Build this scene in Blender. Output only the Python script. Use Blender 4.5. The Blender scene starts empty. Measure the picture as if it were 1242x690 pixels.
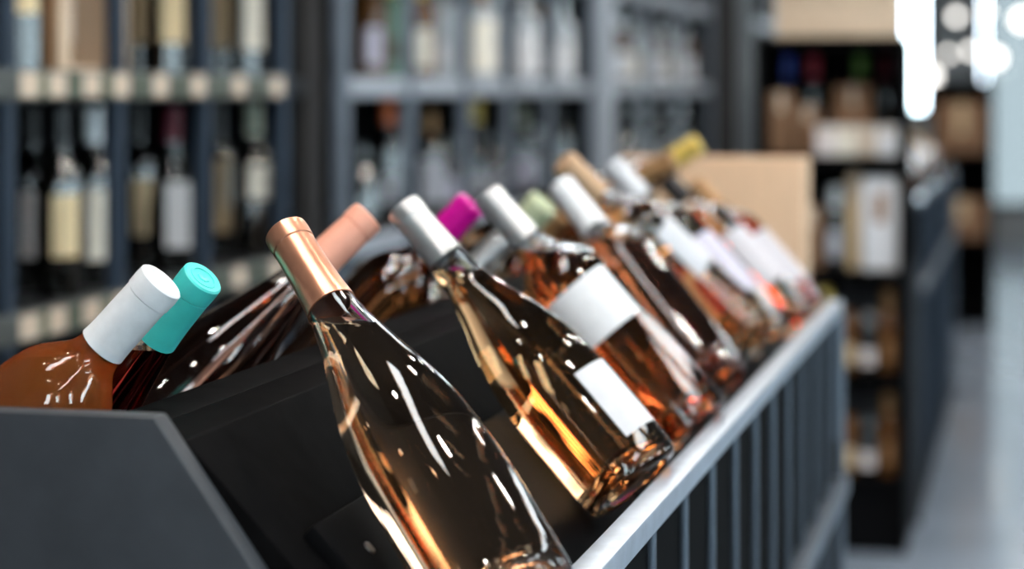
import bpy, bmesh, math, random
from mathutils import Vector, Matrix
random.seed(7)
S = bpy.context.scene
COL = S.collection

# ------------------------------------------------------------------ camera
F_PX = 2600.0                       # focal length in pixels of the 1242x690 frame
VPX, HOR = 1250.0, 110.0            # vanishing point of the rack axis (+Y) and horizon row
TH = math.atan((VPX - 621.0) / F_PX)
SN, CS = math.sin(TH), math.cos(TH)
CAMZ = 1.2
cam_d = bpy.data.cameras.new('camera')
cam_d.sensor_width = 36.0
cam_d.lens = F_PX / 1242.0 * 36.0
cam_d.shift_y = -(345.0 - HOR) / 1242.0
cam_d.clip_start = 0.05
cam_d.dof.use_dof = True
cam_d.dof.focus_distance = 1.44
cam_d.dof.aperture_fstop = 3.7
cam = bpy.data.objects.new('camera', cam_d)
COL.objects.link(cam)
cam.location = (0, 0, CAMZ)
cam.rotation_euler = (math.pi / 2, 0, TH)
S.camera = cam

# ------------------------------------------------------------------ world, exposure
w = bpy.data.worlds.new('world'); S.world = w
w.use_nodes = True
bg = w.node_tree.nodes['Background']
bg.inputs[0].default_value = (0.74, 0.87, 1.0, 1)
bg.inputs[1].default_value = 26.0
S.view_settings.view_transform = 'Standard'
S.view_settings.look = 'None'
S.view_settings.exposure = -0.65
S.view_settings.gamma = 1.0
S.view_settings.use_curve_mapping = False
LAMP_POWER = 520.0
cy = S.cycles
cy.max_bounces = 24; cy.transmission_bounces = 24; cy.transparent_max_bounces = 16
cy.diffuse_bounces = 3; cy.glossy_bounces = 5
cy.sample_clamp_indirect = 12.0
cy.blur_glossy = 0.6
cy.use_denoising = True

# ------------------------------------------------------------------ materials
MATS = {}
def mat(name, col=(.5, .5, .5), rough=.5, metal=0.0, trans=0.0, ior=1.45, emit=None, estr=1.0,
        vary=0.0, vscale=30.0, bump=0.0, bscale=200.0, spec=0.5, coat=0.0, rvar=0.0, stretch=None):
    m = bpy.data.materials.new(name); m.use_nodes = True
    nt = m.node_tree; b = nt.nodes['Principled BSDF']
    c4 = (*col, 1)
    b.inputs['Base Color'].default_value = c4
    b.inputs['Roughness'].default_value = rough
    b.inputs['Metallic'].default_value = metal
    b.inputs['Transmission Weight'].default_value = trans
    b.inputs['IOR'].default_value = ior
    b.inputs['Specular IOR Level'].default_value = spec
    b.inputs['Coat Weight'].default_value = coat
    if emit:
        b.inputs['Emission Color'].default_value = (*emit, 1)
        b.inputs['Emission Strength'].default_value = estr
    if vary or bump or rvar:
        tc = nt.nodes.new('ShaderNodeTexCoord'); mp = nt.nodes.new('ShaderNodeMapping')
        nt.links.new(tc.outputs['Object'], mp.inputs['Vector'])
        if stretch: mp.inputs['Scale'].default_value = stretch
    if vary or rvar:
        n = nt.nodes.new('ShaderNodeTexNoise'); n.inputs['Scale'].default_value = vscale
        n.inputs['Detail'].default_value = 5.0
        nt.links.new(mp.outputs['Vector'], n.inputs['Vector'])
        if vary:
            r = nt.nodes.new('ShaderNodeValToRGB')
            r.color_ramp.elements[0].position = .3; r.color_ramp.elements[1].position = .7
            r.color_ramp.elements[0].color = (*[max(0, x * (1 - vary)) for x in col], 1)
            r.color_ramp.elements[1].color = (*[min(1, x * (1 + vary)) for x in col], 1)
            nt.links.new(n.outputs['Fac'], r.inputs['Fac'])
            nt.links.new(r.outputs['Color'], b.inputs['Base Color'])
        if rvar:
            mr = nt.nodes.new('ShaderNodeMapRange')
            mr.inputs['To Min'].default_value = max(.02, rough - rvar)
            mr.inputs['To Max'].default_value = rough + rvar
            nt.links.new(n.outputs['Fac'], mr.inputs['Value'])
            nt.links.new(mr.outputs['Result'], b.inputs['Roughness'])
    if bump:
        n2 = nt.nodes.new('ShaderNodeTexNoise'); n2.inputs['Scale'].default_value = bscale
        nt.links.new(mp.outputs['Vector'], n2.inputs['Vector'])
        bp = nt.nodes.new('ShaderNodeBump'); bp.inputs['Strength'].default_value = bump
        bp.inputs['Distance'].default_value = .002
        nt.links.new(n2.outputs['Fac'], bp.inputs['Height'])
        nt.links.new(bp.outputs['Normal'], b.inputs['Normal'])
    MATS[name] = m
    return m
M = MATS
mat('black_board', (.004, .0038, .004), .55, vary=.25, vscale=60, bump=.06, bscale=420, spec=.012)
mat('grey_board', (.042, .046, .053), .5, spec=.3, vary=.15, vscale=25, bump=.08, bscale=500)
mat('black_gloss', (.005, .005, .0055), .42, spec=.015, rvar=.06, vscale=18)
mat('rail_metal', (.40, .45, .52), .30, metal=.35, vary=.12, vscale=50, bump=.05)
mat('chrome', (.80, .84, .90), .14, metal=1.0)
mat('bar_metal', (.115, .14, .175), .38, metal=.5)
mat('screw_metal', (.25, .24, .23), .35, metal=1.0)
mat('glass', (1, 1, 1), 0.0, trans=1.0, ior=1.5)
for nm, c in dict(salmon=(1.0, .70, .48), amber=(.96, .58, .30), orange=(1.0, .40, .14), pale=(1.0, .74, .50),
                  red=(.92, .12, .05), cherry=(.75, .07, .05), rose=(1.0, .50, .34), coral=(1.0, .33, .08)).items():
    mat('wine_' + nm, c, 0.0, trans=.72 if nm == 'coral' else 1.0, ior=1.34)
def foil(name, c, metal=.75, rough=.32): mat('foil_' + name, c, rough, metal=metal, vary=.06, vscale=80, bump=.03, bscale=300)
foil('copper', (.80, .37, .23), .8, .30); foil('silver', (.74, .75, .76), .75, .30); foil('white', (.90, .91, .93), .0, .38)
foil('teal', (.08, .74, .68), .0, .35); foil('peach', (.98, .43, .30), .0, .38); foil('magenta', (.72, .005, .33), .0, .32)
foil('pale_green', (.60, .66, .42), .0, .45); foil('tan', (.62, .38, .22), .1, .4); foil('red', (.42, .03, .05), .1, .35)
foil('gold', (.85, .60, .14), .2, .32); foil('black', (.012, .012, .014), .0, .3); foil('bronze', (.40, .22, .10), .6, .35)
foil('grey_white', (.66, .68, .72), .2, .35); foil('orange', (.75, .16, .04), .0, .4); foil('dark_red', (.16, .012, .03), .0, .4)
foil('sage', (.52, .56, .44), .0, .4); foil('blue', (.05, .09, .42), .1, .35); foil('green', (.18, .34, .07), .0, .4)
def paper(name, c): mat('paper_' + name, c, .6, vary=.04, vscale=90, bump=.02)
paper('white', (.84, .82, .83)); paper('dim', (.60, .56, .59)); paper('soft', (.68, .66, .68)); paper('cream', (.92, .83, .70)); paper('tan', (.70, .50, .29)); paper('pink', (.88, .77, .74))
paper('grey', (.50, .49, .53)); paper('beige', (.66, .52, .40)); paper('gold', (.88, .68, .40)); paper('brown', (.30, .14, .05))
paper('olive', (.10, .12, .075)); paper('red', (.55, .05, .05)); paper('lavender', (.60, .56, .66))
mat('dark_glass', (.006, .006, .005), .05, ior=2.0, coat=.6)
mat('dark_amber_glass', (.10, .040, .010), .07, spec=.6, coat=.4)
mat('brown_liquor', (.13, .048, .009), .08, spec=.6, coat=.4)
mat('frosted_clear', (.50, .53, .56), .12, spec=.6, coat=.4)
mat('green_glass', (.09, .20, .12), .07, spec=.6, coat=.4)
mat('shelf_black', (.006, .006, .0075), .45, spec=.25, vary=.2, vscale=20, stretch=(1, 1, 8))
mat('shelf_blue', (.030, .044, .066), .38, spec=.3, vary=.12, vscale=14, stretch=(6, 6, 1))
mat('shelf_grey', (.12, .14, .17), .40, vary=.12, vscale=14)
mat('shelf_back', (.003, .003, .0035), .85, spec=.08)
mat('shelf_pale', (.36, .38, .42), .35, vary=.05, vscale=12)
mat('price_rail', (.085, .09, .085), .35, vary=.2, vscale=10)
mat('plywood', (.80, .52, .33), .55, vary=.05, vscale=14, stretch=(8, 8, 1), bump=.04)
mat('pine', (.72, .53, .37), .55, vary=.14, vscale=12, stretch=(10, 10, 1), bump=.04)
mat('pine_dark', (.28, .13, .05), .55, vary=.15, vscale=12, stretch=(10, 10, 1))
mat('cardboard', (.24, .125, .065), .75, vary=.08, vscale=30)
mat('floor', (.27, .315, .38), .13, vary=.14, vscale=2.2, rvar=.05, bump=.02, bscale=60, spec=.8)
mat('wall', (.03, .03, .03), .7, vary=.06, vscale=3)
mat('wall_pale', (.10, .105, .11), .7, vary=.05, vscale=3)
mat('wall_light', (.55, .56, .55), .7, vary=.05, vscale=3)
mat('ceiling', (.03, .03, .032), .8, vary=.06, vscale=3)
mat('pillar', (.020, .017, .016), .5, vary=.2, vscale=6)
mat('frame_dark', (.03, .032, .036), .4)
mat('lamp_body', (.02, .02, .02), .4)
mat('lamp_lens', (.9, .9, .9), .4, emit=(1.0, .93, .84), estr=LAMP_POWER)
mat('tube_lens', (.9, .9, .9), .4, emit=(.86, .94, 1.0), estr=17.0)
mat('globe_glow', (.9, .9, .9), .4, emit=(1.0, .96, .90), estr=7.0)
# window pane: thin see-through sheet with a mirror sheen
def pane_mat(name, tint, gloss):
    m = bpy.data.materials.new(name); m.use_nodes = True; nt = m.node_tree
    nt.nodes.remove(nt.nodes['Principled BSDF'])
    tr = nt.nodes.new('ShaderNodeBsdfTransparent'); tr.inputs[0].default_value = (*tint, 1)
    gl = nt.nodes.new('ShaderNodeBsdfGlossy'); gl.inputs['Roughness'].default_value = .02
    mx = nt.nodes.new('ShaderNodeMixShader'); mx.inputs[0].default_value = gloss
    nt.links.new(tr.outputs[0], mx.inputs[1]); nt.links.new(gl.outputs[0], mx.inputs[2])
    nt.links.new(mx.outputs[0], nt.nodes['Material Output'].inputs[0])
    MATS[name] = m
pane_mat('pane', (.93, .97, .95), .06)
pane_mat('pane_green', (.205, .213, .208), .05)

# ------------------------------------------------------------------ helpers
def link(o, parent=None):
    COL.objects.link(o)
    if parent: o.parent = parent
    return o
def mesh_obj(name, me, parent=None):
    return link(bpy.data.objects.new(name, me), parent)
def tag(o, label=None, cat=None, group=None, kind=None):
    if label: o['label'] = label
    if cat: o['category'] = cat
    if group: o['group'] = group
    if kind: o['kind'] = kind
    return o
def empty(name, loc, label=None, cat=None, group=None, kind=None):
    o = bpy.data.objects.new(name, None); o.empty_display_size = .05
    o.location = loc
    return tag(link(o), label, cat, group, kind)
def finish(bm, name, m, smooth=False):
    bmesh.ops.recalc_face_normals(bm, faces=bm.faces[:])
    me = bpy.data.meshes.new(name); bm.to_mesh(me); bm.free()
    me.materials.append(M[m])
    if smooth:
        me.polygons.foreach_set('use_smooth', [True] * len(me.polygons))
        try: me.set_sharp_from_angle(angle=math.radians(38))
        except Exception: pass
    return me
def box(name, lo, hi, m, parent=None, bev=0.0, org=None):
    """axis box between world corners; org = world origin of the parent"""
    if org is None: org = parent.location if parent else Vector((0, 0, 0))
    org = Vector(org)
    lo = Vector(lo); hi = Vector(hi); c = (lo + hi) / 2
    bm = bmesh.new(); bmesh.ops.create_cube(bm, size=1.0)
    for v in bm.verts: v.co = Vector((v.co.x * (hi.x - lo.x), v.co.y * (hi.y - lo.y), v.co.z * (hi.z - lo.z)))
    if bev: bmesh.ops.bevel(bm, geom=bm.edges[:], offset=bev, segments=2, affect='EDGES', profile=.6)
    o = mesh_obj(name, finish(bm, name, m, bool(bev)), parent)
    o.location = c - org
    return o
def prism(name, poly, y0, y1, m, parent=None, bev=0.0):
    """polygon in XZ (world) extruded along Y"""
    org = Vector(parent.location) if parent else Vector((0, 0, 0))
    bm = bmesh.new()
    a = [bm.verts.new(Vector((x, y0, z)) - org) for x, z in poly]
    b = [bm.verts.new(Vector((x, y1, z)) - org) for x, z in poly]
    bm.faces.new(a); bm.faces.new(b[::-1])
    n = len(poly)
    for i in range(n): bm.faces.new((a[i], b[i], b[(i + 1) % n], a[(i + 1) % n]))
    bmesh.ops.recalc_face_normals(bm, faces=bm.faces[:])
    if bev: bmesh.ops.bevel(bm, geom=bm.edges[:], offset=bev, segments=2, affect='EDGES', profile=.6)
    return mesh_obj(name, finish(bm, name, m, bool(bev)), parent)
def spline(pts, n=6):
    out = []
    for i in range(len(pts) - 1):
        p0 = pts[max(i - 1, 0)]; p1 = pts[i]; p2 = pts[i + 1]; p3 = pts[min(i + 2, len(pts) - 1)]
        for k in range(n):
            t = k / n
            q = []
            for a in (0, 1):
                m1 = (p2[a] - p0[a]) / 2; m2 = (p3[a] - p1[a]) / 2
                q.append((2*t**3 - 3*t**2 + 1)*p1[a] + (t**3 - 2*t**2 + t)*m1 + (-2*t**3 + 3*t**2)*p2[a] + (t**3 - t**2)*m2)
            out.append(tuple(q))
    out.append(pts[-1])
    return out
def lathe(bm, prof, seg=40):
    """closed revolve of (z, r) profile around Z; r==0 ends are poles"""
    rings = []
    for z, r in prof:
        if r < 1e-6: rings.append([bm.verts.new((0, 0, z))])
        else: rings.append([bm.verts.new((r * math.cos(2*math.pi*k/seg), r * math.sin(2*math.pi*k/seg), z)) for k in range(seg)])
    for A, B in zip(rings, rings[1:]):
        if len(A) == 1 and len(B) == 1: continue
        for k in range(seg):
            j = (k + 1) % seg
            if len(A) == 1: bm.faces.new((A[0], B[k], B[j]))
            elif len(B) == 1: bm.faces.new((A[k], A[j], B[0]))
            else: bm.faces.new((A[k], A[j], B[j], B[k]))
def lathe_obj(name, prof, m, parent=None, seg=32, loc=(0, 0, 0)):
    bm = bmesh.new(); lathe(bm, prof, seg)
    o = mesh_obj(name, finish(bm, name, m, True), parent); o.location = loc
    return o
def ray(u, v):
    a = (u - 621.0) / F_PX; b = -(v - HOR) / F_PX
    return Vector((a * CS - SN, a * SN + CS, b))
def hit(u, v, p, n):
    r = ray(u, v); q = Vector((0, 0, CAMZ)); n = Vector(n)
    return q + r * ((Vector(p) - q).dot(n) / r.dot(n))
def y_at(u, X):                     # Y of the point of the vertical plane x = X seen at column u
    D = -X * F_PX / CS / (VPX - u)
    return (D + X * SN) / CS
def x_at(u, Y):                     # X of the point of the cross plane y = Y seen at column u
    a = (u - 621.0) / F_PX
    return Y * (a * CS - SN) / (a * SN + CS)
def z_at(v, X, Y):
    return CAMZ - (v - HOR) / F_PX * (-X * SN + Y * CS)

# ------------------------------------------------------------------ the room
XL, XR, YB, YF, ZC = -1.92, 3.4, -2.6, 17.6, 3.2
def struct(o): return tag(o, kind='structure')
struct(box('floor', (XL - .2, YB - .2, -.1), (XR + .2, YF + .2, 0), 'floor'))
struct(box('ceiling', (XL - .2, YB - .2, ZC), (XR + .2, YF + .2, ZC + .1), 'ceiling'))
struct(box('wall_left', (XL - .15, YB - .2, 0), (XL, YF + .2, ZC), 'wall'))
def holed(name, axis, pos, a0, a1, holes, m, thick=.15):
    """one wall with rectangular openings; holes = (a0, a1, z0, z1) sorted along a"""
    bm = bmesh.new()
    def add(p0, p1, z0, z1):
        if p1 - p0 < 1e-4 or z1 - z0 < 1e-4: return
        g = bmesh.ops.create_cube(bm, size=1.0)['verts']
        for v in g:
            t = (v.co.x + .5) * (p1 - p0) + p0; d = pos + (v.co.y + .5) * thick; z = (v.co.z + .5) * (z1 - z0) + z0
            v.co = Vector((t, d, z)) if axis == 'y' else Vector((d, t, z))
    cur = a0
    for h0, h1, z0, z1 in holes:
        add(cur, h0, 0, ZC); add(h0, h1, 0, z0); add(h0, h1, z1, ZC); cur = h1
    add(cur, a1, 0, ZC)
    return struct(mesh_obj(name, finish(bm, name, m)))
RW = [(-1.4 + i * 1.9, -.8 + i * 1.9, 1.0, 2.7) for i in range(5)]
FW = [(-1.80, -1.10, 1.55, 3.0), (-1.03, -.79, 1.0, 3.0), (-.42, .9, .25, 2.9), (1.1, 2.9, .25, 2.9)]  # first opening is added out of view, to brighten the rack lip's reflection
BW = [(.35, .95, 1.0, 2.6), (1.7, 2.3, 1.0, 2.6)]
holed('wall_right', 'x', XR, YB - .2, YF + .2, RW, 'wall_pale')
holed('wall_front', 'y', YF, XL, XR, FW, 'wall_light')
holed('wall_back', 'y', YB - .15, XL, XR, BW, 'wall_pale')
wn = [0]
def window(axis, pos, h, pm='pane', muntins=1):
    wn[0] += 1
    a0, a1, z0, z1 = h
    mid = ((a0 + a1) / 2, z0)
    org = (mid[0], pos + .07, z0) if axis == 'y' else (pos + .07, mid[0], z0)
    W = empty('window_%d' % wn[0], org, kind='structure')
    def b(name, p0, p1, q0, q1, d, m):
        lo = (p0, pos + .07 - d, q0) if axis == 'y' else (pos + .07 - d, p0, q0)
        hi = (p1, pos + .07 + d, q1) if axis == 'y' else (pos + .07 + d, p1, q1)
        return box(name, lo, hi, m, W)
    t = .05
    b('frame_rail', a0, a1, z0, z0 + t, .04, 'frame_dark'); b('frame_rail', a0, a1, z1 - t, z1, .04, 'frame_dark')
    b('frame_stile', a0, a0 + t, z0 + t, z1 - t, .04, 'frame_dark'); b('frame_stile', a1 - t, a1, z0 + t, z1 - t, .04, 'frame_dark')
    n = muntins + 1
    for k in range(n):
        p0 = a0 + t + (a1 - a0 - 2 * t) * k / n; p1 = a0 + t + (a1 - a0 - 2 * t) * (k + 1) / n
        b('pane', p0 + .012, p1 - .012, z0 + t, z1 - t, .003, pm)
        if k: b('muntin', p0 - .015, p0 + .015, z0 + t, z1 - t, .03, 'frame_dark')
for h in RW: window('x', XR, h, 'pane', 0)
for i, h in enumerate(FW): window('y', YF, h, 'pane' if i < 2 else 'pane_green', 0 if i < 2 else 1)
for h in BW: window('y', YB - .15, h, 'pane', 0)

# ceiling lamps: round spots in rows and long tubes over the aisle
def spot(x, y):
    e = empty('ceiling_spotlight', (x, y, ZC), 'round black ceiling spotlight shining down on the aisle', 'lamp', 'round spotlights on the shop ceiling')
    lathe_obj('housing', [(0, 0), (0, .07), (-.14, .075), (-.14, .062), (-.12, .06), (-.12, 0)], 'lamp_body', e, 20)
    lathe_obj('lens', [(-.121, 0), (-.121, .058), (-.127, .058), (-.127, 0)], 'lamp_lens', e, 12)
for y in (-.6, 1.0, 2.6, 4.2, 5.8, 7.6, 9.6, 12.0):
    for x in (-1.05, -.15, .9): spot(x, y)
def tube(x, y0, y1):
    e = empty('ceiling_lamp', (x, (y0 + y1) / 2, ZC), 'long white light panel fixed along the ceiling', 'lamp', 'light panels on the shop ceiling')
    box('housing', (x - .14, y0, ZC - .05), (x + .14, y1, ZC), 'lamp_body', e)
    box('lens', (x - .12, y0 + .02, ZC - .065), (x + .12, y1 - .02, ZC - .05), 'tube_lens', e)
for y in (-1.6, .6, 2.8, 5.0, 7.4, 10.0, 13.0): tube(1.7, y, y + 1.5)
for y in (.4, 3.2, 6.0, 9.2, 12.5): tube(-.62, y, y + 1.5)

# ------------------------------------------------------------------ display bins
BX0, BZ0 = -.4754, .9977           # upper edge of the right sloped board
SLX, SLZ = .6845, -.729             # downhill direction of the right board
NX, NZ = .729, .6845                # its normal
RAILX, RAILZ = -.280, .903          # inner top edge of the front lip
LBX = -.5540                        # upper edge of the left board
MIDX = (BX0 + LBX) / 2
PLR = (Vector((-.503, 0, 1.106)), Vector((NX, 0, NZ)))
PLL = (Vector((-.530 - .05 * NX, 0, 1.023 + .05 * NZ)), Vector((-NX, 0, NZ)))
def display_bin(y0, y1, label, dx=0.0, rail='rail_metal', bars='bar_metal'):
    e = empty('display_bin', (MIDX + dx, (y0 + y1) / 2, 0), label, 'display rack')
    T = .018
    def P(poly): return [(x + dx, z) for x, z in poly]
    mx = lambda poly: [(2 * MIDX - x, z) for x, z in poly]
    # end panels with flat top and sloping shoulders
    c1 = (-.487, 1.0135); c2 = (-.258, .700)
    prof = [(c1[0], c1[1]), (-.330, .795), (-.262, .702), (-.262, 0), (2 * MIDX + .262 - .075, 0), (2 * MIDX + .262 - .075, .70), (-.600, c1[1])]
    for a in (y0, y1 - .02): prism('end_panel', P(prof), a, a + .02, 'grey_board', e, .0025)
    # sloping boards that carry the bottles
    L = .265
    pr = [(BX0, BZ0), (BX0 + SLX * L, BZ0 + SLZ * L), (BX0 + SLX * L - NX * T, BZ0 + SLZ * L - NZ * T), (MIDX, BZ0 - .030), (MIDX, BZ0)]
    prism('sloped_board', P(pr), y0 + .02, y1 - .02, 'black_board', e, .0015)
    L = .34
    pr = [(BX0, BZ0), (BX0 + SLX * L, BZ0 + SLZ * L), (BX0 + SLX * L - NX * T, BZ0 + SLZ * L - NZ * T), (MIDX, BZ0 - .030), (MIDX, BZ0)]
    prism('sloped_board', P(mx(pr)), y0 + .02, y1 - .02, 'black_board', e, .0015)
    # raised planks on the slope, held by screws
    def on(t, h): return (BX0 + SLX * t + NX * h, BZ0 + SLZ * t + NZ * h)
    t0, t1, hh = .083, .25, .010
    ya, yb = y0 + .055, y1 - .04
    npl = 3
    for k in range(npl):
        p0 = ya + (yb - ya) * k / npl + .004; p1 = ya + (yb - ya) * (k + 1) / npl - .004
        pl = prism('raised_plank', P([on(t0, -.001), on(t0, hh), on(t1, hh), on(t1, -.001)]), p0, p1, 'black_gloss', e, .003)
        for yy in (p0 + .045, (p0 + p1) / 2, p1 - .045):
            for tt in (t0 + .03, t1 - .055):
                bm = bmesh.new(); lathe(bm, [(0, 0), (0, .0045), (.0012, .0042), (.0018, .0026), (.0008, .0012), (.0008, 0)], 14)
                s = mesh_obj('screw', finish(bm, 'screw', 'screw_metal', True), pl)
                x, z = on(tt, hh - .0003)
                s.location = Vector((x + dx, yy, z)) - e.location
                s.rotation_euler = Vector((NX, 0, NZ)).to_track_quat('Z', 'Y').to_euler()
    # front lip, posts, bars, low rail on the aisle side
    for sgn in (0, 1):
        f = (lambda poly: P(poly)) if sgn == 0 else (lambda poly: [(x - .075, z) for x, z in P(mx(poly))])
        prism('front_lip', f([(RAILX, RAILZ), (RAILX + .021, RAILZ), (RAILX + .021, RAILZ - .018), (RAILX, RAILZ - .018)]), y0, y1 + .01, rail, e, .003)
        prism('inner_panel', f([(-.318, .845 - .05 * sgn), (-.306, .845 - .05 * sgn), (-.306, .06), (-.318, .06)]), y0 + .02, y1 - .02, 'shelf_back', e)
        prism('lip_board', f([(RAILX + .001, RAILZ - .018), (RAILX + .010, RAILZ - .018), (RAILX + .010, .62), (RAILX + .001, .62)]), y0 + .02, y1 - .02, 'shelf_back', e)
        prism('low_rail', f([(-.272, .655), (-.250, .655), (-.250, .630), (-.272, .630)]), y0 + .02, y1 + .01, 'bar_metal', e, .003)
        prism('base_board', f([(-.30, .10), (-.268, .10), (-.268, 0), (-.30, 0)]), y0 + .02, y1 - .02, 'black_board', e)
        n = int((y1 - y0) / .15)
        for k in range(n):
            yy = y0 + .09 + k * .15
            if yy > y1 - .05: break
            prism('bar', f([(-.270, .886), (-.264, .886), (-.264, .10), (-.270, .10)]), yy, yy + .007, bars, e, .002)
        prism('corner_post', f([(-.280, .886), (-.256, .886), (-.256, 0), (-.280, 0)]), y1 - .016, y1 + .010, 'bar_metal', e, .003)
    return e
Y0 = 1.142
display_bin(Y0, 3.06, 'long black double sloped rack of tilted wine bottles in front of the plywood crate')
display_bin(6.02, 8.6, 'second black slatted wine rack further along the aisle behind the end shelf unit', dx=-.035, rail='chrome', bars='shelf_blue')

# ------------------------------------------------------------------ clear glass bottles
PROF = {
 'provence': (.330, [(0, .0365), (.003, .0405), (.014, .0430), (.05, .0440), (.095, .0440), (.135, .0420), (.170, .0365), (.203, .0280), (.232, .0208), (.258, .0165), (.285, .0145), (.326, .0138)]),
 'burgundy': (.300, [(0, .0370), (.003, .0410), (.012, .0435), (.05, .0440), (.100, .0438), (.135, .0405), (.165, .0335), (.192, .0245), (.215, .0185), (.238, .0155), (.262, .0142), (.296, .0136)]),
 'bordeaux': (.295, [(0, .0330), (.003, .0370), (.010, .0385), (.08, .0388), (.165, .0388), (.186, .0370), (.202, .0300), (.214, .0210), (.228, .0160), (.248, .0145), (.291, .0137)]),
 'broad': (.292, [(0, .0360), (.003, .0400), (.010, .0418), (.08, .0420), (.168, .0420), (.188, .0395), (.203, .0310), (.214, .0215), (.228, .0162), (.248, .0145), (.288, .0137)]),
 'round': (.262, [(0, .0340), (.004, .0390), (.020, .0425), (.07, .0435), (.115, .0435), (.145, .0415), (.168, .0350), (.182, .0250), (.191, .0182), (.202, .0155), (.225, .0145), (.258, .0142)]),
 'slim': (.310, [(0, .0310), (.003, .0350), (.010, .0365), (.06, .0370), (.120, .0355), (.170, .0300), (.210, .0230), (.240, .0175), (.265, .0148), (.306, .0138)]),
}
def radius_at(kind, z):
    p = spline(PROF[kind][1], 6)
    for (z0, r0), (z1, r1) in zip(p, p[1:]):
        if z0 <= z <= z1: return r0 + (r1 - r0) * (z - z0) / max(z1 - z0, 1e-9)
    return p[-1][1]
GL = {}
def glass_mesh(kind):
    if kind in GL: return GL[kind]
    H, pts = PROF[kind]
    o = spline(pts, 6); r0 = pts[0][1]
    punt = [(.024, 0), (.0225, r0 * .25), (.017, r0 * .5), (.008, r0 * .74), (.001, r0 * .88), (0, r0 * .95)]
    outer = punt + o + [(H - .003, .011), (H - .003, 0)]
    inr = [(.030, 0), (.0285, r0 * .25), (.0225, r0 * .5), (.013, r0 * .72), (.0085, r0 * .84), (.009, r0 * .92)]
    inr += [(z, r - .0030) for z, r in o if .012 < z < H - .03] + [(H - .028, .0095), (H - .026, 0)]
    bm = bmesh.new(); lathe(bm, outer, 56)
    bmesh.ops.recalc_face_normals(bm, faces=bm.faces[:])
    n = len(bm.faces)
    b2 = bmesh.new(); lathe(b2, inr, 56); bmesh.ops.recalc_face_normals(b2, faces=b2.faces[:])
    bmesh.ops.reverse_faces(b2, faces=b2.faces[:])
    tmp = bpy.data.meshes.new('tmp'); b2.to_mesh(tmp); b2.free(); bm.from_mesh(tmp); bpy.data.meshes.remove(tmp)
    me = bpy.data.meshes.new('bottle_glass'); bm.to_mesh(me); bm.free(); me.materials.append(M['glass'])
    me.polygons.foreach_set('use_smooth', [True] * len(me.polygons))
    GL[kind] = (me, inr, H)
    return GL[kind]
def curved_patch(rfun, z0, z1, half, off, thick, m, name, nseg=20):
    """label wrapped on the bottle around local +X"""
    bm = bmesh.new(); G = []
    for lay in (off, off + thick):
        rows = []
        for z in (z0, (z0 + z1) / 2, z1):
            rows.append([bm.verts.new(((rfun(z) + lay) * math.cos(a), (rfun(z) + lay) * math.sin(a), z)) for a in [(-half + 2 * half * k / nseg) for k in range(nseg + 1)]])
        G.append(rows)
    for lay in G:
        for A, B in zip(lay, lay[1:]):
            for k in range(nseg): bm.faces.new((A[k], A[k+1], B[k+1], B[k]))
    I, O = G
    for A, B in ((I[0], O[0]), (I[-1], O[-1])):
        for k in range(nseg): bm.faces.new((A[k], A[k+1], B[k+1], B[k]))
    for k in (0, nseg):
        for i in range(2): bm.faces.new((I[i][k], I[i+1][k], O[i+1][k], O[i][k]))
    return finish(bm, name, m, True)
def wine_bottle(kind, top, base_dir, wine, foil_c, label, group, lab=None, face=(.2, -1, .2), clen=.058, crad=.0150, fill=.012, scale=1.0):
    """top = world point at the centre of the bottle's mouth, base_dir = unit vector from mouth to base"""
    me, inr, H = glass_mesh(kind)
    ax = -Vector(base_dir).normalized()
    base = Vector(top) - ax * H * scale
    fx = Vector(face); fx = (fx - ax * fx.dot(ax)).normalized()
    fy = ax.cross(fx)
    R = Matrix((fx, fy, ax)).transposed().to_4x4()
    e = empty('wine_bottle', (0, 0, 0), label, 'bottle', group)
    e.matrix_world = Matrix.Translation(base) @ R @ Matrix.Scale(scale, 4)
    mesh_obj('bottle_glass', me, e)
    # the wine, levelled in the neck
    prof = [(z + (-.0004 if z < .03 else 0), r + .0004 if r > 0 else 0) for z, r in inr]
    bm = bmesh.new(); lathe(bm, prof, 48)
    up = R.to_3x3().transposed() @ Vector((0, 0, 1))
    lvl = Vector((0, 0, H - clen - fill))
    bmesh.ops.bisect_plane(bm, geom=bm.verts[:] + bm.edges[:] + bm.faces[:], plane_co=lvl, plane_no=up, clear_outer=True)
    bmesh.ops.holes_fill(bm, edges=[ed for ed in bm.edges if ed.is_boundary], sides=0)
    mesh_obj('wine', finish(bm, 'wine', 'wine_' + wine, True), e)
    # capsule: skirt, bead and a slightly domed top
    r = crad
    z0 = H - clen
    cap = [(z0, radius_at(kind, z0) - .0002)] + [(z0 + (clen - .0155) * k / 8, max(radius_at(kind, z0 + (clen - .0155) * k / 8) + .0009, r * (1.0 - .002 * k))) for k in range(9)] + [ (H - .0150, r * .955), (H - .0142, r * 1.02), (H - .006, r * 1.035), (H - .0012, r * 1.01), (H, r * .92), (H - .0004, r * .5), (H - .0004, 0)]
    c = lathe_obj('capsule', cap, 'foil_' + foil_c, e, 40)
    lathe_obj('capsule_stamp', [(H - .0004, r * .70), (H + .0003, r * .68), (H + .0003, r * .58), (H - .0004, r * .56)], 'foil_' + foil_c, c, 28)
    lathe_obj('capsule_stamp', [(H - .0006, 0), (H + .0002, r * .10), (H + .0004, r * .30), (H - .0004, r * .34)], 'foil_' + foil_c, c, 7)
    if lab:
        z0, z1, half, pc = lab
        mesh_obj('paper_label', curved_patch(lambda z: radius_at(kind, z), z0, z1, half, .0001, .0004, 'paper_' + pc, 'paper_label'), e)
    return e
def from_pixels(a, b, pl):
    A = hit(*a, *pl); B = hit(*b, *pl)
    return A, (B - A).normalized()
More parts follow.
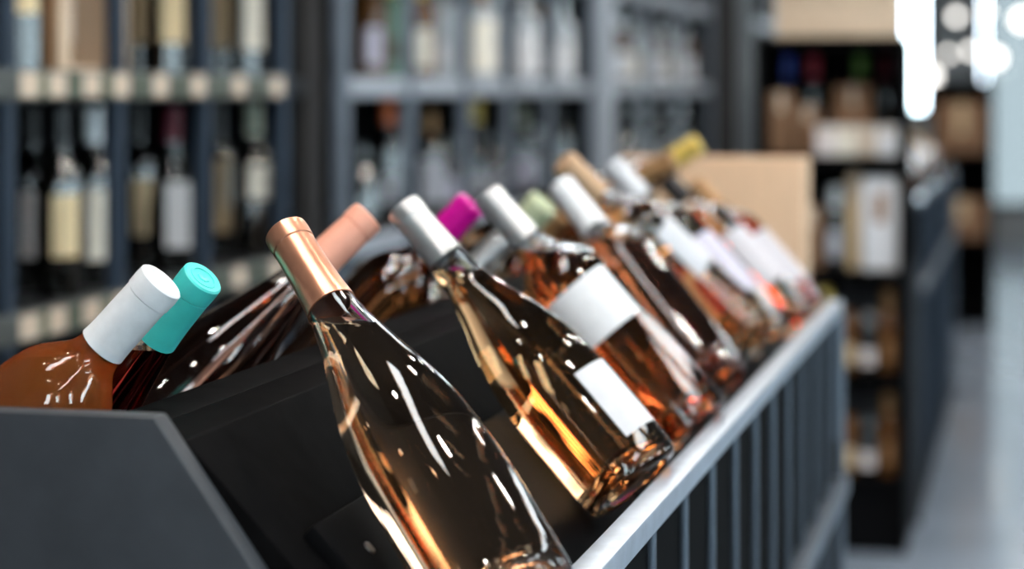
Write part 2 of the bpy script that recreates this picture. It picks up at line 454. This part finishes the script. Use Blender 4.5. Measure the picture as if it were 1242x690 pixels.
GR = 'wine bottles leaning on the aisle side of the black rack'
GLF = 'wine bottles leaning on the wall side of the black rack'
def rb(kind, a, b, *args, off=0.0, **kw):
    p = (PLR[0] + PLR[1] * off, PLR[1]); t, d = from_pixels(a, b, p)
    return wine_bottle(kind, t, d, *args, GR, **kw)
def lb(kind, a, b, *args, off=0.0, maxy=.35, **kw):
    p = (PLL[0] + PLL[1] * off, PLL[1]); t, d = from_pixels(a, b, p)
    return wine_bottle(kind, t, d, *args, GLF, **kw)
rb('provence', (346, 281), (632, 750), 'salmon', 'copper', 'unlabelled clear rosé bottle with shiny copper capsule, leaning in the black rack', scale=.985, clen=.074, off=.010)
rb('burgundy', (488, 250), (774, 590), 'amber', 'silver', 'clear rosé bottle with silver capsule and small blank white label, beside the copper one',
   lab=(.030, .094, .52, 'soft'), face=(.95, -.45, .55), off=.002, scale=.985)
rb('broad', (590, 236), (832, 513), 'orange', 'silver', 'amber rosé bottle with dull silver capsule and large white label facing out',
   lab=(.112, .168, .85, 'white'), face=(.35, -1, .3), off=.001)
rb('bordeaux', (680, 224), (858, 452), 'rose', 'white', 'rosé bottle with long bright white capsule and no front label', off=-.005, clen=.07)
rb('bordeaux', (683, 195), (885, 388), 'amber', 'tan', 'rosé bottle with tan capsule and long white label turned up',
   off=-.005, lab=(.09, .165, .75, 'soft'), face=(.8, -.35, .6))
rb('bordeaux', (742, 200), (912, 394), 'pale', 'grey_white', 'pale rosé bottle with grey white capsule and lavender label',
   off=-.005, lab=(.06, .15, .75, 'lavender'), face=(.6, -.7, .45))
rb('bordeaux', (799, 207), (944, 372), 'amber', 'black', 'rosé bottle with black capsule and greyish label, next to the red one',
   off=-.003, scale=.95, lab=(.06, .155, .75, 'dim'), face=(.7, -.6, .5))
rb('bordeaux', (842, 222), (975, 372), 'red', 'bronze', 'bright red wine bottle with pale label at the far end of the rack',
   off=.004, lab=(.05, .155, .8, 'dim'), face=(.8, -.45, .55), scale=.83)
def left_dir(dy=0.0):
    return Vector((-SLX, dy, SLZ)).normalized()
def lb2(kind, a, dy, *args, off=0.0, **kw):
    p = (PLL[0] + PLL[1] * off, PLL[1]); t = hit(*a, *p)
    return wine_bottle(kind, t, left_dir(dy), *args, GLF, **kw)
lb2('round', (197, 340), -.03, 'coral', 'white', 'round shouldered rosé bottle with white capsule, beside the teal one', clen=.060, crad=.0158, fill=-.026)
lb2('slim', (247, 336), .16, 'cherry', 'teal', 'dark red wine bottle with glossy teal capsule, behind the white capped one', off=-.004, clen=.058, crad=.0148)
lb2('provence', (447, 262), -.42, 'rose', 'peach', 'long rosé bottle with matt peach capsule, crossing behind the copper one', clen=.066)
lb2('bordeaux', (572, 246), -.05, 'orange', 'magenta', 'orange rosé bottle with vivid magenta capsule, behind the silver one', off=-.006, clen=.052)
lb2('bordeaux', (610, 291), -.2, 'pale', 'silver', 'pale rosé bottle with short silver capsule, low behind the magenta one', off=-.006, scale=.92)
lb2('bordeaux', (660, 246), .12, 'pale', 'pale_green', 'rosé bottle with pale green capsule, on the rack\'s wall side', off=-.006, crad=.0185)
lb2('bordeaux', (682, 262), -.05, 'rose', 'bronze', 'rosé bottle with brown capsule beside the pale green one', off=-.006, scale=.92)
def lb3(a, y, *args, **kw):     # bottles whose long necks reach across the ridge
    t = hit(*a, (0, y, 0), (0, 1, 0))
    H = PROF['bordeaux'][0]
    def clear(p): return (p.x - LBX) * -NX + (p.z - BZ0) * NZ
    for k in range(10 * 22):
        deg = 47 - k % 22; lift = .004 * (k // 22)
        d = Vector((-math.cos(math.radians(deg)), 0, -math.sin(math.radians(deg))))
        q = t + Vector((0, 0, lift))
        if clear(q + d * H) > .040 and clear(q + d * H * .36) > .0395: break
    t = q
    return wine_bottle('bordeaux', t, d, *args, GLF, **kw)
lb3((848, 174), 2.99, 'amber', 'gold', 'amber bottle with yellow gold capsule near the plywood crate')
lb3((786, 208), 2.81, 'rose', 'red', 'rosé bottle with red capsule near the plywood crate')
lb3((818, 230), 2.715, 'amber', 'bronze', 'amber bottle with bronze capsule leaning beside the red capped one')

# ------------------------------------------------------------------ simple standing bottles for the shelves
SHAPE = {
 'wine': (.305, [(0, 0), (0, .034), (.004, .0375), (.18, .0380), (.200, .034), (.216, .022), (.232, .0150), (.26, .0140), (.302, .0140), (.305, .0)]),
 'burg': (.300, [(0, 0), (0, .038), (.004, .0415), (.11, .0420), (.15, .037), (.19, .024), (.22, .0155), (.26, .0140), (.297, .0140), (.300, .0)]),
 'spirit': (.27, [(0, 0), (0, .040), (.004, .044), (.16, .044), (.185, .040), (.20, .024), (.212, .0165), (.24, .0150), (.267, .0150), (.270, .0)]),
 'slim': (.215, [(0, 0), (0, .024), (.004, .0265), (.12, .0270), (.14, .024), (.155, .017), (.17, .0145), (.212, .0140), (.215, .0)]),
 'tall': (.265, [(0, 0), (0, .026), (.004, .0285), (.16, .0290), (.18, .026), (.197, .018), (.21, .0145), (.262, .0140), (.265, .0)]),
 'squat': (.20, [(0, 0), (0, .045), (.005, .050), (.10, .050), (.13, .040), (.15, .022), (.165, .0170), (.197, .0165), (.200, .0)]),
}
CACHE = {}
def cached(key, fn):
    if key not in CACHE: CACHE[key] = fn()
    return CACHE[key]
def shelf_bottle(loc, shape, glass, lab, foil_c, label, group, face=0.0, name='bottle', tilt=None):
    H, pr = SHAPE[shape]
    e = empty(name, loc, label, 'bottle', group); e.rotation_euler = (0, 0, face)
    if tilt: e.rotation_euler = tilt
    def body():
        bm = bmesh.new(); lathe(bm, pr, 28); return finish(bm, 'body', glass, True)
    mesh_obj('body', cached(('b', shape, glass), body), e)
    def capm():
        z0 = H - .062
        bm = bmesh.new(); lathe(bm, [(z0, .0138), (z0, .0168), (H - .014, .0162), (H - .013, .0174), (H - .001, .0172), (H + .001, .015), (H + .001, 0)], 24)
        return finish(bm, 'capsule', 'foil_' + foil_c, True)
    if foil_c: mesh_obj('capsule', cached(('c', shape, foil_c), capm), e)
    if lab:
        z0, z1, half, pc = lab
        def lm():
            rr = max(r for z, r in pr)
            return curved_patch(lambda z: rr, z0, z1, half, .0002, .0006, 'paper_' + pc, 'paper_label', 12)
        mesh_obj('paper_label', cached(('l', shape, lab), lm), e)
    return e

# ------------------------------------------------------------------ wall shelving
SX = -1.45                          # front plane of the wall shelves
LV = [.10, .49, .85, 1.208, 1.565, 1.925, 2.28]
def wall_unit(ys, label, upm, shm, vw, th, y_end=None, strip=None):
    y0, y1 = ys[0], y_end or ys[-1]
    e = empty('shelving_unit', ((SX + XL) / 2, (y0 + y1) / 2, 0), label, 'shelving')
    box('back_panel', (XL + .005, y0, 0), (XL + .02, y1, 2.34), 'shelf_back', e)
    for i, y in enumerate(ys):
        end = i in (0, len(ys) - 1)
        wd = vw * (1.25 if end else 1.0)
        box('upright', (SX - .018, y - wd / 2, 0), (SX + .005, y + wd / 2, 2.34), upm, e, .002)
    for z in LV:
        for ya, yb in zip(ys, ys[1:-1] + [y1]):
            sbd = box('shelf_board', (XL + .02, ya, z - th / 2), (SX - .02, yb, z + th / 2), 'shelf_black', e, .002)
            yy = min(yb, ys[ys.index(ya) + 1])
            st = box('edge_strip', (SX - .02, ya + vw * .4, z - th / 2), (SX, yy - vw * .4, z + th / 2), strip or shm, e, .002)
            st.parent = sbd; st.location = st.location - sbd.location
    box('end_panel', (XL + .02, y1 - .012, 0), (SX - .05, y1, 2.34), 'shelf_black', e)
    return e
U1 = [2.06, 2.467, 2.867, 3.26, 3.64, 4.055]
u1 = wall_unit(U1, 'black wall shelving with price strips holding dark wine bottles, before the dark pillar', 'shelf_blue', 'shelf_black', .032, .036, 4.26)
# price strips with paper tags on two shelf levels
for li, z in ((2, .85), (3, 1.208)):
    pr = box('price_rail', (SX + .001, 2.80, z - .022), (SX + .010, 4.03, z + .024), 'price_rail', u1, .001)
    us = (28, 62, 104, 140, 188, 234, 284, 330)
    for k, u in enumerate(us):
        y = y_at(u, SX)
        if not 2.82 < y < 4.0: continue
        tg = box('price_tag', (SX + .010, y - .030, z - .017), (SX + .0115, y + .030, z + .019), 'paper_beige', u1)
        tg.parent = pr; tg.location = tg.location - pr.location
        if k < len(us) - 1:
            y2 = (y + y_at(us[k + 1], SX)) / 2
            tg = box('price_tag', (SX + .010, y2 - .016, z - .017), (SX + .0115, y2 + .016, z + .019), 'paper_olive', u1)
            tg.parent = pr; tg.location = tg.location - pr.location
struct(box('trim_1', (XL, 4.27, 0), (SX - .03, 4.39, ZC), 'pillar'))
U2 = [4.44, 4.956, 5.48, 5.96, 6.49, 7.16]
wall_unit(U2, 'grey blue wall shelving with five bays of spirit bottles, after the dark pillar', 'shelf_grey', 'shelf_grey', .05, .045, 7.43, 'shelf_pale')
struct(box('trim_2', (SX - .03, 7.19, 0), (SX + .03, 7.42, ZC), 'shelf_pale'))
U3 = [7.47, 8.2, 9.0, 9.95]
wall_unit(U3, 'grey blue wall shelving of clear bottles between the pale post and the black post', 'shelf_grey', 'shelf_grey', .06, .045, None, 'shelf_pale')
struct(box('trim_3', (XL, 10.0, 0), (SX + .12, 10.6, ZC), 'pillar'))
U4 = [10.66, 11.5, 12.4, 13.3]
wall_unit(U4, 'pale wall shelving beyond the black post', 'shelf_pale', 'shelf_pale', .06, .045)

def sb(u, lvl, th, X, shape, glass, lab, foil_c, label, group, face=-.85):
    return shelf_bottle((X, y_at(u, X), LV[lvl] + th / 2 + .001), shape, glass, lab, foil_c, label, group, face)
g1 = 'wine bottles on the price tagged wall shelving'
# lower row of the tagged unit
L1 = [
 (35, -1.62, 'wine', (.055, .165, .62, 'pink'), 'black', 'dark wine bottle with pinkish label, lower tagged shelf, beside the gold label one'),
 (72, -1.52, 'wine', (.065, .165, .60, 'gold'), 'black', 'dark wine bottle with wide gold label on the lower tagged shelf'),
 (112, -1.55, 'wine', (.045, .165, .55, 'cream'), 'white', 'dark wine bottle with white capsule and tall cream label on the lower tagged shelf'),
 (165, -1.64, 'wine', (.06, .165, .55, 'tan'), 'black', 'dark wine bottle with tan label beside the dark red capsule one'),
 (208, -1.53, 'burg', (.045, .165, .58, 'white'), 'dark_red', 'dark wine bottle with dark red capsule and cream white label on the lower tagged shelf'),
 (263, -1.61, 'wine', (.045, .195, .42, 'tan'), 'black', 'dark wine bottle with tall narrow tan label beside the pillar end panel'),
 (307, -1.52, 'wine', (.115, .185, .62, 'cream'), 'sage', 'dark wine bottle with sage capsule and short cream label on the lower tagged shelf'),
]
for u, X, sh, lab, fc, lb_ in L1: sb(u, 2, .036, X, sh, 'dark_glass', lab, fc, lb_, g1)
L2 = [
 (22, -1.505, (.09, .22, .6, 'gold'), 'dark wine bottle with gold label beside the open pine gift box'),
 (168, -1.62, (.06, .20, .6, 'tan'), 'dark wine bottle with tan label, upper tagged shelf, middle bay'),
 (203, -1.53, (.06, .20, .62, 'gold'), 'dark wine bottle with gold label, upper tagged shelf, middle bay'),
 (262, -1.62, (.06, .20, .55, 'tan'), 'dark wine bottle with tan label, upper tagged shelf, bay against the pillar'),
 (300, -1.53, (.055, .20, .6, 'cream'), 'dark wine bottle with cream label, upper tagged shelf, bay against the pillar'),
]
for u, X, lab, lb_ in L2: sb(u, 3, .036, X, 'wine', 'dark_glass', lab, 'black', lb_, g1)
for u, X, lab, lb_ in ((-14, -1.52, (.05, .16, .6, 'red'), 'dark wine bottle with red label at the outer end of the tagged shelving'),):
    sb(u, 2, .036, X, 'wine', 'dark_glass', lab, 'black', lb_, g1)
# open pine gift box with a bottle inside
yb0, yb1 = y_at(53, -1.5), y_at(137, -1.5)
ge = empty('gift_box', (-1.53, (yb0 + yb1) / 2, LV[3] + .019), 'open pine gift box with a dark bottle on the upper tagged shelf', 'box')
zb = LV[3] + .019
box('side_board', (-1.60, yb0, zb), (-1.48, yb0 + .012, zb + .31), 'pine_dark', ge, .001)
box('side_board', (-1.60, yb1 - .012, zb), (-1.48, yb1, zb + .31), 'pine', ge, .001)
box('back_board', (-1.61, yb0, zb), (-1.60, yb1, zb + .31), 'pine', ge, .001)
box('base_board', (-1.60, yb0 + .012, zb), (-1.48, yb1 - .012, zb + .012), 'pine', ge, .001)
box('top_board', (-1.60, yb0 + .012, zb + .298), (-1.48, yb1 - .012, zb + .31), 'pine', ge, .001)
box('front_strip', (-1.48, yb0, zb), (-1.472, yb0 + .042, zb + .31), 'pine', ge, .001)
box('front_strip', (-1.48, yb1 - .044, zb), (-1.472, yb1, zb + .31), 'pine', ge, .001)
shelf_bottle((-1.54, (yb0 + yb1) / 2, zb + .0125), 'slim', 'dark_glass', (.04, .12, .5, 'grey'), 'black', 'dark wine bottle inside the open pine gift box', g1, -.4)

g2 = 'bottles on the grey wall shelving'
def row(items, lvl, th, where, X=-1.55):
    for it in items:
        u, sh, gl, lab, fc, desc = it[:6]
        X2 = it[6] if len(it) > 6 else X
        sb(u, lvl, th, X2, sh, gl, lab, fc, desc + where, g2, -1.1)
G = 'dark_glass'; CLR = 'frosted_clear'
row([(450, 'spirit', 'dark_amber_glass', (.03, .12, .5, 'lavender'), 'bronze', 'amber bottle with lavender label'),
     (474, 'spirit', 'green_glass', (.04, .10, .35, 'olive'), 'gold', 'green bottle with gold capsule'),
     (510, 'spirit', 'brown_liquor', (.03, .13, .5, 'cream'), 'gold', 'brown spirit bottle with cream label'),
     (532, 'wine', CLR, (.03, .10, .5, 'white'), 'silver', 'slim clear bottle with white label'),
     (549, 'spirit', CLR, (.04, .10, .5, 'grey'), 'black', 'clear bottle with grey label'),
     (583, 'spirit', CLR, (.02, .17, .9, 'cream'), 'bronze', 'clear bottle wrapped in tall cream label', -1.50),
     (600, 'wine', CLR, (.03, .10, .5, 'white'), 'silver', 'slim clear bottle with silver capsule', -1.60),
     (636, 'spirit', CLR, (.02, .15, .9, 'white'), 'white', 'clear bottle with big white label', -1.50),
     (655, 'spirit', 'dark_amber_glass', (.03, .10, .5, 'pink'), 'bronze', 'amber bottle with pink label', -1.62),
     (681, 'spirit', CLR, (.02, .13, .8, 'white'), 'silver', 'clear bottle with silver capsule', -1.50),
     (699, 'spirit', CLR, (.03, .13, .6, 'pink'), 'gold', 'clear bottle with pink label', -1.60)], 3, .045, ' on the upper grey wall shelf')
row([(438, 'squat', G, None, 'black', 'squat black bottle by the shelf end panel'),
     (470, 'wine', G, (.05, .12, .4, 'grey'), 'orange', 'dark bottle with orange red capsule'),
     (486, 'squat', G, (.02, .09, .5, 'grey'), 'black', 'squat dark bottle with grey label', -1.68),
     (522, 'spirit', G, (.03, .15, .9, 'grey'), 'bronze', 'dark bottle with big grey label'),
     (547, 'squat', G, (.02, .09, .9, 'lavender'), 'black', 'squat dark bottle with lavender label'),
     (578, 'burg', G, (.03, .09, .5, 'grey'), 'gold', 'dark bottle with gold capsule'),
     (598, 'squat', G, (.02, .09, .8, 'grey'), 'black', 'squat dark bottle with wide grey label', -1.60),
     (634, 'spirit', G, (.03, .12, .9, 'lavender'), 'sage', 'dark bottle with sage capsule and lavender label'),
     (650, 'squat', G, None, 'silver', 'squat dark bottle with silver capsule', -1.62),
     (680, 'spirit', G, (.03, .10, .5, 'grey'), 'black', 'dark bottle with black capsule and grey label'),
     (698, 'squat', G, None, 'black', 'squat black bottle beside the pale post', -1.60)], 2, .045, ' on the lower grey wall shelf')
row([(u, 'spirit', CLR if k % 3 else 'brown_liquor', (.02, .12, .8, ('white', 'cream', 'grey')[k % 3]), ('silver', 'white', 'black')[k % 3], d)
     for k, (u, d) in enumerate([(752, 'brown bottle with white label against the pale post'), (768, 'clear bottle with cream label in the first bay'),
      (783, 'clear bottle with grey label in the first bay'), (797, 'brown bottle with white label in the middle bay'), (809, 'clear bottle with cream label in the middle bay'),
      (821, 'clear bottle with grey label in the last bay'), (831, 'brown bottle with white label in the last bay')])], 3, .045, ', upper shelf past the post')
row([(u, ('squat', 'spirit')[k % 2], G, (.03, .10, .6, 'grey') if k % 2 else None, ('black', 'silver')[k % 2], d)
     for k, (u, d) in enumerate([(754, 'squat black bottle against the pale post'), (770, 'dark bottle with silver capsule in the first bay'),
      (786, 'squat black bottle in the first bay'), (800, 'dark bottle with silver capsule in the middle bay'), (813, 'squat black bottle in the middle bay'),
      (826, 'dark bottle with silver capsule in the last bay')])], 2, .045, ', lower shelf past the post')
row([(905, 'spirit', CLR, (.02, .16, .9, 'pink'), 'red', 'clear bottle with big pink label'), (916, 'spirit', CLR, (.02, .14, .9, 'white'), 'silver', 'clear bottle with white label'),
     (926, 'spirit', 'green_glass', (.02, .14, .9, 'cream'), 'white', 'green bottle with cream label')], 3, .045, ' on pale shelving beyond the black post')
row([(905, 'spirit', CLR, (.02, .16, .9, 'white'), 'blue', 'clear bottle with blue capsule'), (918, 'spirit', CLR, (.02, .14, .9, 'lavender'), 'silver', 'clear bottle with lavender label')], 2, .045, ', lower pale shelving beyond the black post')

# ------------------------------------------------------------------ plywood crate on a plinth behind the rack
CY = 3.32
cx0, cx1 = x_at(748, CY), x_at(974, CY)
ctop = z_at(193, cx1, CY)
pl = empty('display_plinth', ((cx0 + cx1) / 2, CY + .15, 0), 'black plinth carrying the plywood crate at the far end of the rack', 'plinth')
box('body', (cx0 - .03, CY - .02, .06), (cx1 + .02, CY + .32, .78), 'black_board', pl, .003)
box('kick_base', (cx0, CY + .01, 0), (cx1, CY + .29, .06), 'shelf_back', pl)
cr = empty('plywood_crate', ((cx0 + cx1) / 2, CY + .15, .78), 'pale plywood wine crate standing behind the long black rack', 'crate')
box('front_board', (cx0, CY, .78), (cx1, CY + .012, ctop), 'plywood', cr, .0015)
box('back_board', (cx0, CY + .096, .78), (cx1, CY + .108, ctop), 'plywood', cr, .0015)
for x in (cx0, cx1 - .012): box('side_board', (x, CY + .012, .78), (x + .012, CY + .096, ctop), 'plywood', cr, .0015)
box('base_board', (cx0 + .012, CY + .012, .78), (cx1 - .012, CY + .096, .79), 'plywood', cr)

# ------------------------------------------------------------------ end shelf unit facing the camera
EY = 5.62
ex0, ex1 = x_at(915, EY), x_at(1098, EY)
def ez(v): return z_at(v, ex1, EY)
shelf_v = (190, 330, 456, 582)
es = empty('end_shelf_unit', ((ex0 + ex1) / 2, EY + .17, 0), 'black end shelf unit facing the aisle, stacked with boxes and bottles', 'shelving')
etop = ez(54)
for x in (ex0, ex1 - .018): box('side_panel', (x, EY, 0), (x + .018, EY + .34, etop), 'black_board', es, .002)
box('back_panel', (ex0 + .018, EY + .33, 0), (ex1 - .018, EY + .34, etop), 'shelf_back', es)
for v in shelf_v: box('shelf_board', (ex0 + .018, EY, ez(v) - .028), (ex1 - .018, EY + .33, ez(v)), 'black_board', es, .002)
box('top_board', (ex0, EY, etop), (ex1, EY + .34, etop + .02), 'black_board', es, .002)
box('plinth_board', (ex0 + .018, EY + .02, 0), (ex1 - .018, EY + .04, ez(582) - .028), 'shelf_back', es)
# big wooden box on top
wt = empty('wooden_box', ((x_at(940, EY) + x_at(1088, EY)) / 2, EY + .15, etop + .02), 'large pale wooden box lying on top of the end shelf unit', 'box')
wx0, wx1 = x_at(940, EY), x_at(1088, EY)
box('front_board', (wx0, EY + .01, etop + .021), (wx1, EY + .025, etop + .10), 'pine', wt, .001)
box('front_board', (wx0, EY + .01, etop + .103), (wx1, EY + .025, etop + .19), 'pine', wt, .001)
box('back_board', (wx0, EY + .285, etop + .021), (wx1, EY + .30, etop + .19), 'pine', wt, .001)
for x in (wx0, wx1 - .014): box('side_board', (x, EY + .025, etop + .021), (x + .014, EY + .285, etop + .19), 'pine', wt, .001)
box('lid', (wx0, EY + .01, etop + .19), (wx1, EY + .30, etop + .203), 'pine', wt, .001)
def carton(u0, u1, vtop, sv, m, label, dy=.03, emblem=None, depth=.09):
    y = EY + dy
    x0, x1 = x_at(u0, y), x_at(u1, y); zt = z_at(vtop, x1, y); z0 = ez(sv) + .0005
    e = empty('carton', ((x0 + x1) / 2, y + depth / 2, z0), label, 'box')
    box('carton_body', (x0, y, z0), (x1, y + depth, zt), m, e, .002)
    h = zt - z0
    box('flap_tape', ((x0 + x1) / 2 - .008, y - .0006, zt - h * .3), ((x0 + x1) / 2 + .008, y + depth, zt + .0006), 'paper_beige' if emblem is None else m, e)
    if emblem:
        box('emblem', ((x0 + x1) / 2 - .016, y - .0008, z0 + h * .52), ((x0 + x1) / 2 + .016, y, z0 + h * .84), emblem, e)
    return e
def eb(u, sv, shape, gl, lab, fc, label, dy=.06):
    y = EY + dy
    return shelf_bottle((x_at(u, y), y, ez(sv) + .001), shape, gl, lab, fc, label, 'bottles on the end shelf unit', -math.pi / 2)
# upper compartment
carton(932, 962, 112, 190, 'cardboard', 'tall brown carton at the wall end of the top compartment of the end shelf', .10)
carton(966, 992, 128, 190, 'cardboard', 'narrow brown carton beside the tall one on the end shelf', .09)
carton(1012, 1056, 104, 190, 'cardboard', 'wide brown carton in the top compartment of the end shelf', .13)
for k, (u0, u1) in enumerate(((990, 1012), (1014, 1036), (1038, 1062), (1064, 1088))):
    carton(u0, u1, 153, 190, ('paper_pink', 'paper_cream', 'paper_beige', 'paper_white')[k], ('small pinkish pack', 'small cream pack', 'small beige pack', 'small white pack')[k] + ' in the front row on the end shelf', .02, depth=.06)
for u, fc, d in ((955, 'blue', 'blue'), (986, 'red', 'red'), (1044, 'green', 'green'), (1074, 'dark_red', 'dark red')):
    eb(u, 190, 'tall', G, None, fc, 'dark bottle with %s capsule at the back of the end shelf top compartment' % d, .27)
# second compartment
eb(1012, 330, 'slim', G, (.03, .10, .6, 'grey'), 'silver', 'slim dark bottle with silver capsule beside the white carton')
carton(972, 996, 252, 330, 'cardboard', 'short brown carton beside the slim silver capped bottle', .04)
carton(1028, 1042, 212, 330, 'paper_tan', 'slim tan carton beside the white carton', .05)
carton(1046, 1089, 216, 330, 'paper_white', 'white carton with brown emblem on the end shelf unit', .03, 'paper_brown')
for sv, nm in ((456, 'third'), (582, 'lowest')):
    for k, (u, gl, lab, fc, d) in enumerate(((1000, 'brown_liquor', (.02, .10, .6, 'brown'), 'gold', 'brown bottle with gold capsule'),
                                          (1030, 'brown_liquor', (.02, .07, .7, 'tan'), 'black', 'brown bottle with tan label'),
                                          (1053, G, (.02, .06, .7, 'pink'), 'black', 'dark bottle with pink label'),
                                          (1077, 'brown_liquor', (.03, .09, .5, 'brown'), 'bronze', 'brown bottle with bronze capsule'))):
        eb(u - (2 if k == 1 else 0) + (1 if k == 3 else 0), sv, 'slim', gl, lab, fc, '%s in the %s compartment of the end shelf' % (d, nm))

# ------------------------------------------------------------------ bottles in the second rack
g3 = 'bottles tilted in the second rack'
for k, y in enumerate((6.35, 6.75, 7.15, 7.6, 8.1)):
    ax = Vector((-SLX, 0, -SLZ))
    q = ax.to_track_quat('Z', 'Y')
    H = .30
    b = Vector((-.335, y, .915))
    fc = ('silver', 'white', 'gold', 'silver', 'copper')[k]
    shelf_bottle(b, 'wine', 'dark_glass' if k % 2 else 'dark_amber_glass', (.06, .15, .8, ('cream', 'white', 'pink', 'grey', 'tan')[k]), fc,
                 '%s bottle with %s capsule and %s label tilted in the second rack' % ('dark' if k % 2 else 'amber', fc, ('cream', 'white', 'pink', 'grey', 'tan')[k]), g3, tilt=q.to_euler())

# ------------------------------------------------------------------ far end of the shop
FY = 11.2
fx0, fx1 = x_at(1128, FY), x_at(1204, FY)
ftop = z_at(98, fx1, FY)
fg = empty('far_shelf_unit', ((fx0 + fx1) / 2, FY + .2, 0), 'low dark shelf unit with brown boxes at the far end of the aisle', 'shelving')
for x in (fx0, fx1 - .02): box('side_panel', (x, FY, 0), (x + .02, FY + .4, ftop), 'black_board', fg)
box('back_panel', (fx0 + .02, FY + .38, 0), (fx1 - .02, FY + .4, ftop), 'shelf_back', fg)
fz = [.05, .42, .86]
for z in fz + [ftop - .02]: box('shelf_board', (fx0 + .02, FY, z), (fx1 - .02, FY + .38, z + .02), 'black_board', fg)
for z, nm in ((.88, 'upper'), (.44, 'middle')):
    x0, x1 = fx0 + .03, fx1 - .03
    e = empty('carton', ((x0 + x1) / 2, FY + .17, z), 'wide brown carton on the %s shelf of the far shelf unit' % nm, 'box')
    box('carton_body', (x0, FY + .02, z + .0005), (x1, FY + .32, z + (.26 if nm == 'upper' else .20)), 'cardboard', e, .003)
    box('flap_tape', ((x0 + x1) / 2 - .02, FY + .018, z + .10), ((x0 + x1) / 2 + .02, FY + .322, z + (.262 if nm == 'upper' else .202)), 'paper_tan', e)
def light_globe(u, v, y, r, lbl):  # added glowing globes stand in for distant reflections and outside lights
    x = x_at(u, y); z = z_at(v, x, y)
    e = empty('far_light_globe', (x, y, ZC), lbl, 'lamp', 'globes added for blurred lights at the far end')
    n = 10
    lathe_obj('globe', [(z - ZC - r * math.cos(math.pi * k / n), r * math.sin(math.pi * k / n) if 0 < k < n else 0) for k in range(n + 1)], 'globe_glow', e, 18)
    lathe_obj('cord', [(z - ZC + r * .9, 0), (z - ZC + r * .9, .006), (0, .006), (0, 0)], 'lamp_body', e, 8)
    lathe_obj('ceiling_rose', [(-.03, 0), (-.03, .05), (0, .05), (0, 0)], 'lamp_body', e, 16)
for u, v, y, r in ((1128, 94, 12.5, .05), (1207, 70, 14.5, .05), (1240, 24, 13.0, .05), (1178, 62, 16.0, .035), (1160, 20, 15.5, .035), (1150, 66, 16.5, .03), (1196, 14, 16.2, .03)):
    light_globe(u, v, y, r, 'glowing white globe added for blurred lights at the far end of the shop')
